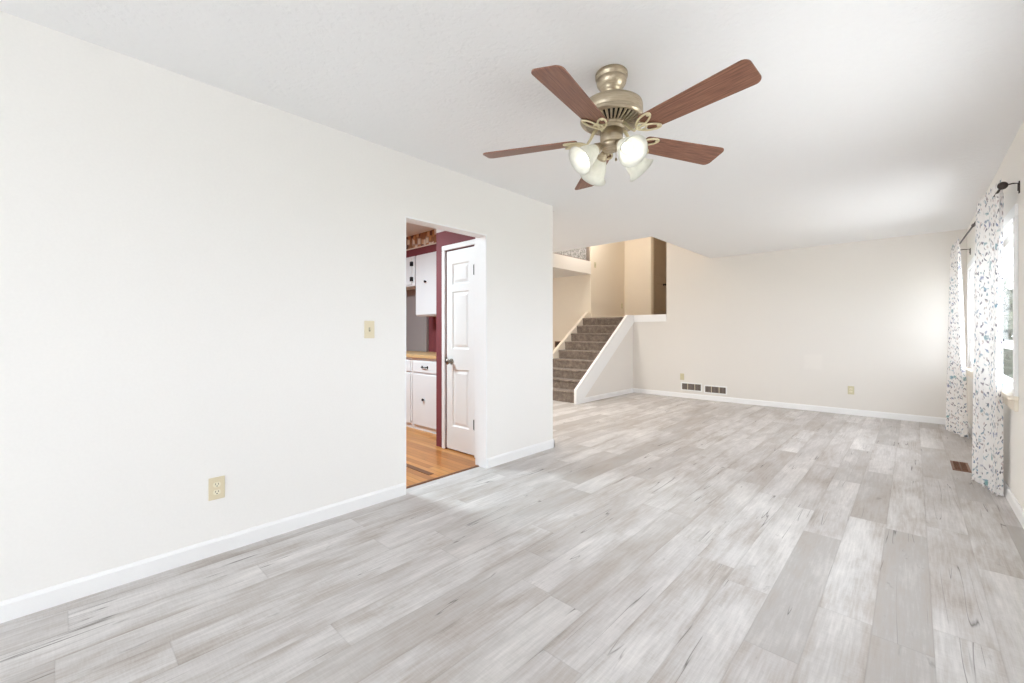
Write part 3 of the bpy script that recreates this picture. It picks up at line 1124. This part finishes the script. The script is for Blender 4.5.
for (ya, yb) in ((WY0 + 0.02, 5.75), (5.85, WY1 - 0.02)):
    sash(win, ya, yb, WZ0 + 0.02, zm + 0.02, XR + 0.006, 0.05)
    sash(win, ya, yb, zm - 0.02, WZ1 - 0.02, XR + 0.038, 0.05)
bm = tube(newbm(), [(XR + 0.02, 5.00, zm + 0.02), (XR + 0.02, 5.00, zm + 0.035), (XR + 0.02, 5.06, zm + 0.035)], 0.006, 8)
obj('sash_lock', bm, BLACKH, win)

w2 = bpy.data.objects.new('window_added', None)  # off-view window added to brighten the left wall and ceiling
COL.objects.link(w2)
w2['kind'] = 'structure'
sash(w2, SY0, (SY0 + SY1) / 2, SZ0, SZ1, XR + 0.06)
sash(w2, (SY0 + SY1) / 2, SY1, SZ0, SZ1, XR + 0.06)
d3 = bpy.data.objects.new('door_added', None)  # unseen sliding door added to bring daylight from the back
COL.objects.link(d3)
d3['kind'] = 'structure'
for x0, x1, y in ((-2.4, -1.13, YBK - 0.09), (-1.17, 0.1, YBK - 0.05)):
    bm = newbm()
    box(bm, x0, x1, y, y + 0.03, 0.0, 0.07)
    box(bm, x0, x1, y, y + 0.03, 2.06, 2.13)
    box(bm, x0, x0 + 0.06, y, y + 0.03, 0.07, 2.06)
    box(bm, x1 - 0.06, x1, y, y + 0.03, 0.07, 2.06)
    s = obj('sliding_panel', bm, TRIM, d3)
    obj('pane', B(x0 + 0.06, x1 - 0.06, y + 0.013, y + 0.017, 0.07, 2.06), GLASS, s)


def curtain(path_top, path_bot, z0, z1, folds, amp, label, seed):
    """gathered cloth hanging from the rod; path_* are lists of (x,y)"""
    rnd = random.Random(seed)
    NU, NV = 150, 60
    ph = [rnd.uniform(0, 2 * PI) for _ in range(6)]

    def along(path, u):
        n = len(path) - 1
        i = min(int(u * n), n - 1)
        f = u * n - i
        return Vector((path[i][0] * (1 - f) + path[i + 1][0] * f, path[i][1] * (1 - f) + path[i + 1][1] * f, 0))

    dT = (Vector(path_top[-1]) - Vector(path_top[0])).normalized()
    nrm = Vector((-dT.y, dT.x, 0))
    cloth_w = 1.15
    bm = newbm()
    uvl = bm.loops.layers.uv.new('UVMap')
    grid = []
    for j in range(NV + 1):
        v = j / NV
        row = []
        for i in range(NU + 1):
            u = i / NU
            s = v ** 0.7
            p = along(path_top, u).lerp(along(path_bot, u), s)
            wob = math.sin(2 * PI * folds * u + ph[0] + 0.5 * math.sin(2 * PI * u * 2 + ph[1]) + 0.5 * v)
            wob += 0.35 * math.sin(2 * PI * folds * 2.3 * u + ph[2] + v * 1.3)
            a = amp * (0.55 + 0.45 * v) * wob
            if v > 0.93:
                a += 0.006 * math.sin(2 * PI * folds * 7 * u + ph[3]) * (v - 0.93) / 0.07
            if v < 0.05:
                a *= 0.5 + 0.5 * v / 0.05
            p = p + nrm * a + Vector((dT.x, dT.y, 0)) * (0.006 * math.sin(5 * v + ph[4] + 9 * u))
            z = z1 + (z0 - z1) * v
            if v < 0.03:
                z += 0.012 * math.sin(2 * PI * folds * 3.1 * u + ph[5])
            if v > 0.97:
                z += 0.008 * math.sin(2 * PI * folds * 2.0 * u + ph[4]) + 0.008
            row.append(bm.verts.new((p.x, p.y, z)))
        grid.append(row)
    for j in range(NV):
        for i in range(NU):
            f = bm.faces.new((grid[j][i], grid[j][i + 1], grid[j + 1][i + 1], grid[j + 1][i]))
            for lp, (ii, jj) in zip(f.loops, ((i, j), (i + 1, j), (i + 1, j + 1), (i, j + 1))):
                lp[uvl].uv = (ii / NU * cloth_w + seed, (1 - jj / NV) * (z1 - z0))
    return bm


bm = curtain([(0.422, 4.15), (0.388, 4.46), (0.362, 4.84)], [(0.437, 4.50), (0.415, 4.64), (0.355, 4.86)], 0.012, 2.150, 5, 0.022, '', 3)
tag(obj('curtain', bm, CURT, smooth=True), 'nearer white floral curtain hanging beside the floor register, covering the window edge', 'curtain', 'floral curtains at the window')
bm = curtain([(0.352, 6.55), (0.345, 6.9), (0.335, 7.2)], [(0.425, 6.72), (0.38, 6.95), (0.295, 7.2)], 0.012, 2.165, 5, 0.022, '', 8)
tag(obj('curtain', bm, CURT, smooth=True), 'further white floral curtain hanging in the corner against the far cream wall', 'curtain', 'floral curtains at the window')

R0, R1 = Vector((0.412, 4.10, 2.085)), Vector((0.352, 7.35, 2.122))
rod = empty('curtain_rod', R0, 'thin dark curtain rod with a disc end above the window', 'curtain rod')
dirr = (R1 - R0).normalized()
T = dirr.to_track_quat('Z', 'Y').to_matrix().to_4x4()
obj('rod', tube(newbm(), [(0, 0, 0), R1 - R0], 0.0068, 12), RODM, rod, smooth=True)
bm = lathe(newbm(), [(0, -0.030), (0.018, -0.028), (0.024, -0.020), (0.024, -0.012), (0.018, -0.006), (0.010, 0.0), (0.010, 0.03), (0, 0.03)], 24, T)
obj('finial', bm, RODM, rod, smooth=True)


def bracket(f):
    p = (R1 - R0) * f
    wx = XR - R0.x
    bm = tube(newbm(), [p + Vector((0.0, 0, -0.009)), p + Vector((0.02, 0, 0.008)), p + Vector(((wx - p.x) * 0.6, 0, 0.012)), Vector((wx - 0.006, p.y, p.z + 0.008)), Vector((wx - 0.006, p.y, p.z - 0.04))], 0.0045, 8)
    box(bm, wx - 0.006, wx, p.y - 0.01, p.y + 0.01, p.z - 0.055, p.z + 0.02)
    obj('bracket', bm, RODM, rod)


bracket(0.006)
bracket(0.97)
bm = newbm()
tt = T.copy()
tt.translation = (R1 - R0) * 0.43
lathe(bm, [(0.009, -0.012), (0.013, -0.012), (0.013, 0.012), (0.009, 0.012)], 16, tt)
obj('joint_collar', bm, RODM, rod, smooth=True)


# ------------------------------------------------------------------ kitchen
def cab_door(bm, x0, x1, z0, z1, y):
    box(bm, x0, x1, y - 0.018, y, z0, z1)


YB = 2.95
def base_cabinet(x0, x1, label, doors):
    o = empty('base_cabinet', ((x0 + x1) / 2, YB, 0), label, 'cabinet', 'white kitchen base cabinets')
    hw = (x1 - x0) / 2
    bm = B(-hw, hw, 0.0, 0.548, 0.085, 0.858)
    box(bm, -hw, hw, 0.006, 0.548, 0.0, 0.085)
    obj('carcass', bm, CABW, o)
    n = len(doors)
    for a, b in doors:
        a -= (x0 + x1) / 2
        b -= (x0 + x1) / 2
        dr = obj('drawer', B(a, b, -0.018, 0, 0.69, 0.82), CABW, o, bevel=0.004)
        c = (a + b) / 2
        bm = tube(newbm(), [(c - 0.05, -0.018, 0.755), (c - 0.045, -0.04, 0.755), (c + 0.045, -0.04, 0.755), (c + 0.05, -0.018, 0.755)], 0.006, 8)
        box(bm, c - 0.062, c - 0.042, -0.022, -0.017, 0.740, 0.770)
        box(bm, c + 0.042, c + 0.062, -0.022, -0.017, 0.740, 0.770)
        obj('handle', bm, BLACKH, dr)
        dd = obj('door', B(a, b, -0.018, 0, 0.06, 0.665), CABW, o, bevel=0.004)
        obj('knob', lathe(newbm(), [(0, 0.0), (0.008, 0.0), (0.008, 0.012), (0.016, 0.018), (0.016, 0.026), (0, 0.03)], 14,
                          Matrix.Translation((c - 0.02, -0.017, 0.375)) @ rx), BLACKH, dd)
    return o


base_cabinet(-4.43, -3.57, 'white base cabinet with drawer and door next to the red pantry wall', [(-4.40, -3.90), (-3.88, -3.59)])
base_cabinet(-5.30, -4.44, 'white base cabinet half hidden by the doorway edge, away from the red pantry wall', [(-4.85, -4.46), (-5.28, -4.88)])
ct = empty('countertop', (-4.45, YB, 0.86), 'tan laminate kitchen countertop on the white base cabinets', 'countertop')
obj('worktop', B(-0.88, 0.885, -0.035, 0.548, 0.0, 0.038), COUNTER, ct, bevel=0.006)
obj('end_splash', B(0.865, 0.885, 0.03, 0.548, 0.038, 0.13), COUNTER, ct, bevel=0.003)
tag(obj('backsplash_panel', B(-5.95, -4.86, 3.455, 3.497, 0.90, 1.79), GREYP, bevel=0.004), 'plain grey panel on the wall above the tan kitchen countertop', 'panel')

YU = 3.20
def wall_cabinet(x0, x1, z0, z1, label, kind):
    o = empty('wall_cabinet', ((x0 + x1) / 2, YU, z0), label, 'cabinet', 'white kitchen wall cabinets')
    hw = (x1 - x0) / 2
    hh = z1 - z0
    obj('carcass', B(-hw, hw, 0, 0.298, 0, hh), CABW, o)
    if kind == 'knob':
        dd = obj('door', B(-hw + 0.008, hw - 0.03, -0.018, 0, 0.012, hh - 0.012), CABW, o, bevel=0.004)
        obj('knob', lathe(newbm(), [(0, 0.0), (0.008, 0.0), (0.008, 0.012), (0.016, 0.018), (0.016, 0.026), (0, 0.03)], 14,
                          Matrix.Translation((-hw + 0.235, -0.017, 0.43)) @ rx), BLACKH, dd)
    else:
        dd = obj('door', B(-hw + 0.01, hw - 0.055, -0.018, 0, 0.02, hh - 0.02), CABW, o, bevel=0.004)
        for z in (0.09, hh - 0.10):
            bm = B(hw - 0.085, hw - 0.035, -0.022, -0.001, z - 0.028, z + 0.028)
            lathe(bm, [(0, -0.03), (0.006, -0.03), (0.006, 0.03), (0, 0.03)], 8, Matrix.Translation((hw - 0.055, -0.022, z)))
            obj('hinge', bm, BLACKH, dd)
    return o


wall_cabinet(-4.715, -4.10, 1.375, 2.165, 'tall white wall cabinet with a black knob above the tan countertop', 'knob')
wall_cabinet(-5.40, -4.755, 1.775, 2.165, 'short white wall cabinet with two black hinges above the grey panel', 'hinge')
struct('wall_soffit', B(-6.0, -3.56, YU - 0.0, 3.50, 2.165, H), RED)
struct('trim_border', B(-6.0, -3.56, YU - 0.012, YU, 2.258, 2.272), TRIMC)
tag(obj('wallpaper_border', B(-6.0, -3.56, YU - 0.004, YU, 2.272, H), BORDER), 'brown and cream wallpaper border of crocks along the kitchen soffit', 'wallpaper border')

# ------------------------------------------------------------------ outside
struct('ground_lawn', B(XR + 4.2, 30, -12, 30, -0.45, -0.4), LAWN)
struct('ground_bounce', B(XR + 0.2, XR + 4.2, -12, 30, -0.45, -0.4), CONCRETE)  # pale ground added by the house to bounce daylight onto the ceiling
struct('ground_back_added', B(-14, XR + 0.2, -16, YBK - 0.13, -0.25, -0.12), CONCRETE)  # pale ground outside the added sliding door


def shrub(x, y, h, r, label, seed):
    rnd = random.Random(seed)
    o = empty('garden_shrub', (x, y, -0.4), label, 'shrub', 'shrubs outside the window')
    bm = newbm()
    for k in range(5):
        a = k * 1.26
        tube(bm, [(0.05 * math.cos(a), 0.05 * math.sin(a), 0), (0.3 * r * math.cos(a), 0.3 * r * math.sin(a), h * 0.4), (0.6 * r * math.cos(a), 0.6 * r * math.sin(a), h * 0.8)], 0.03, 6, False, [1, 0.7, 0.3])
    obj('stem', bm, BARK, o)
    bm = newbm()
    for k in range(1800):
        th, ph = rnd.uniform(0, 2 * PI), rnd.uniform(-1, 1)
        rr = rnd.uniform(0.55, 1.0)
        c = Vector((r * rr * math.cos(th) * math.sqrt(1 - ph * ph), r * rr * math.sin(th) * math.sqrt(1 - ph * ph), h * 0.58 + h * 0.42 * rr * ph))
        a = Vector((rnd.uniform(-1, 1), rnd.uniform(-1, 1), rnd.uniform(-1, 1))).normalized()
        b = a.cross(Vector((rnd.uniform(-1, 1), rnd.uniform(-1, 1), rnd.uniform(-1, 1)))).normalized()
        s = rnd.uniform(0.06, 0.12)
        bm.faces.new([bm.verts.new(c + a * s), bm.verts.new(c + b * s * 0.5), bm.verts.new(c - a * s), bm.verts.new(c - b * s * 0.5)])
    obj('foliage', bm, LEAF, o)


shrub(1.45, 9.2, 2.5, 0.95, 'leafy green shrub seen through the window glass', 4)
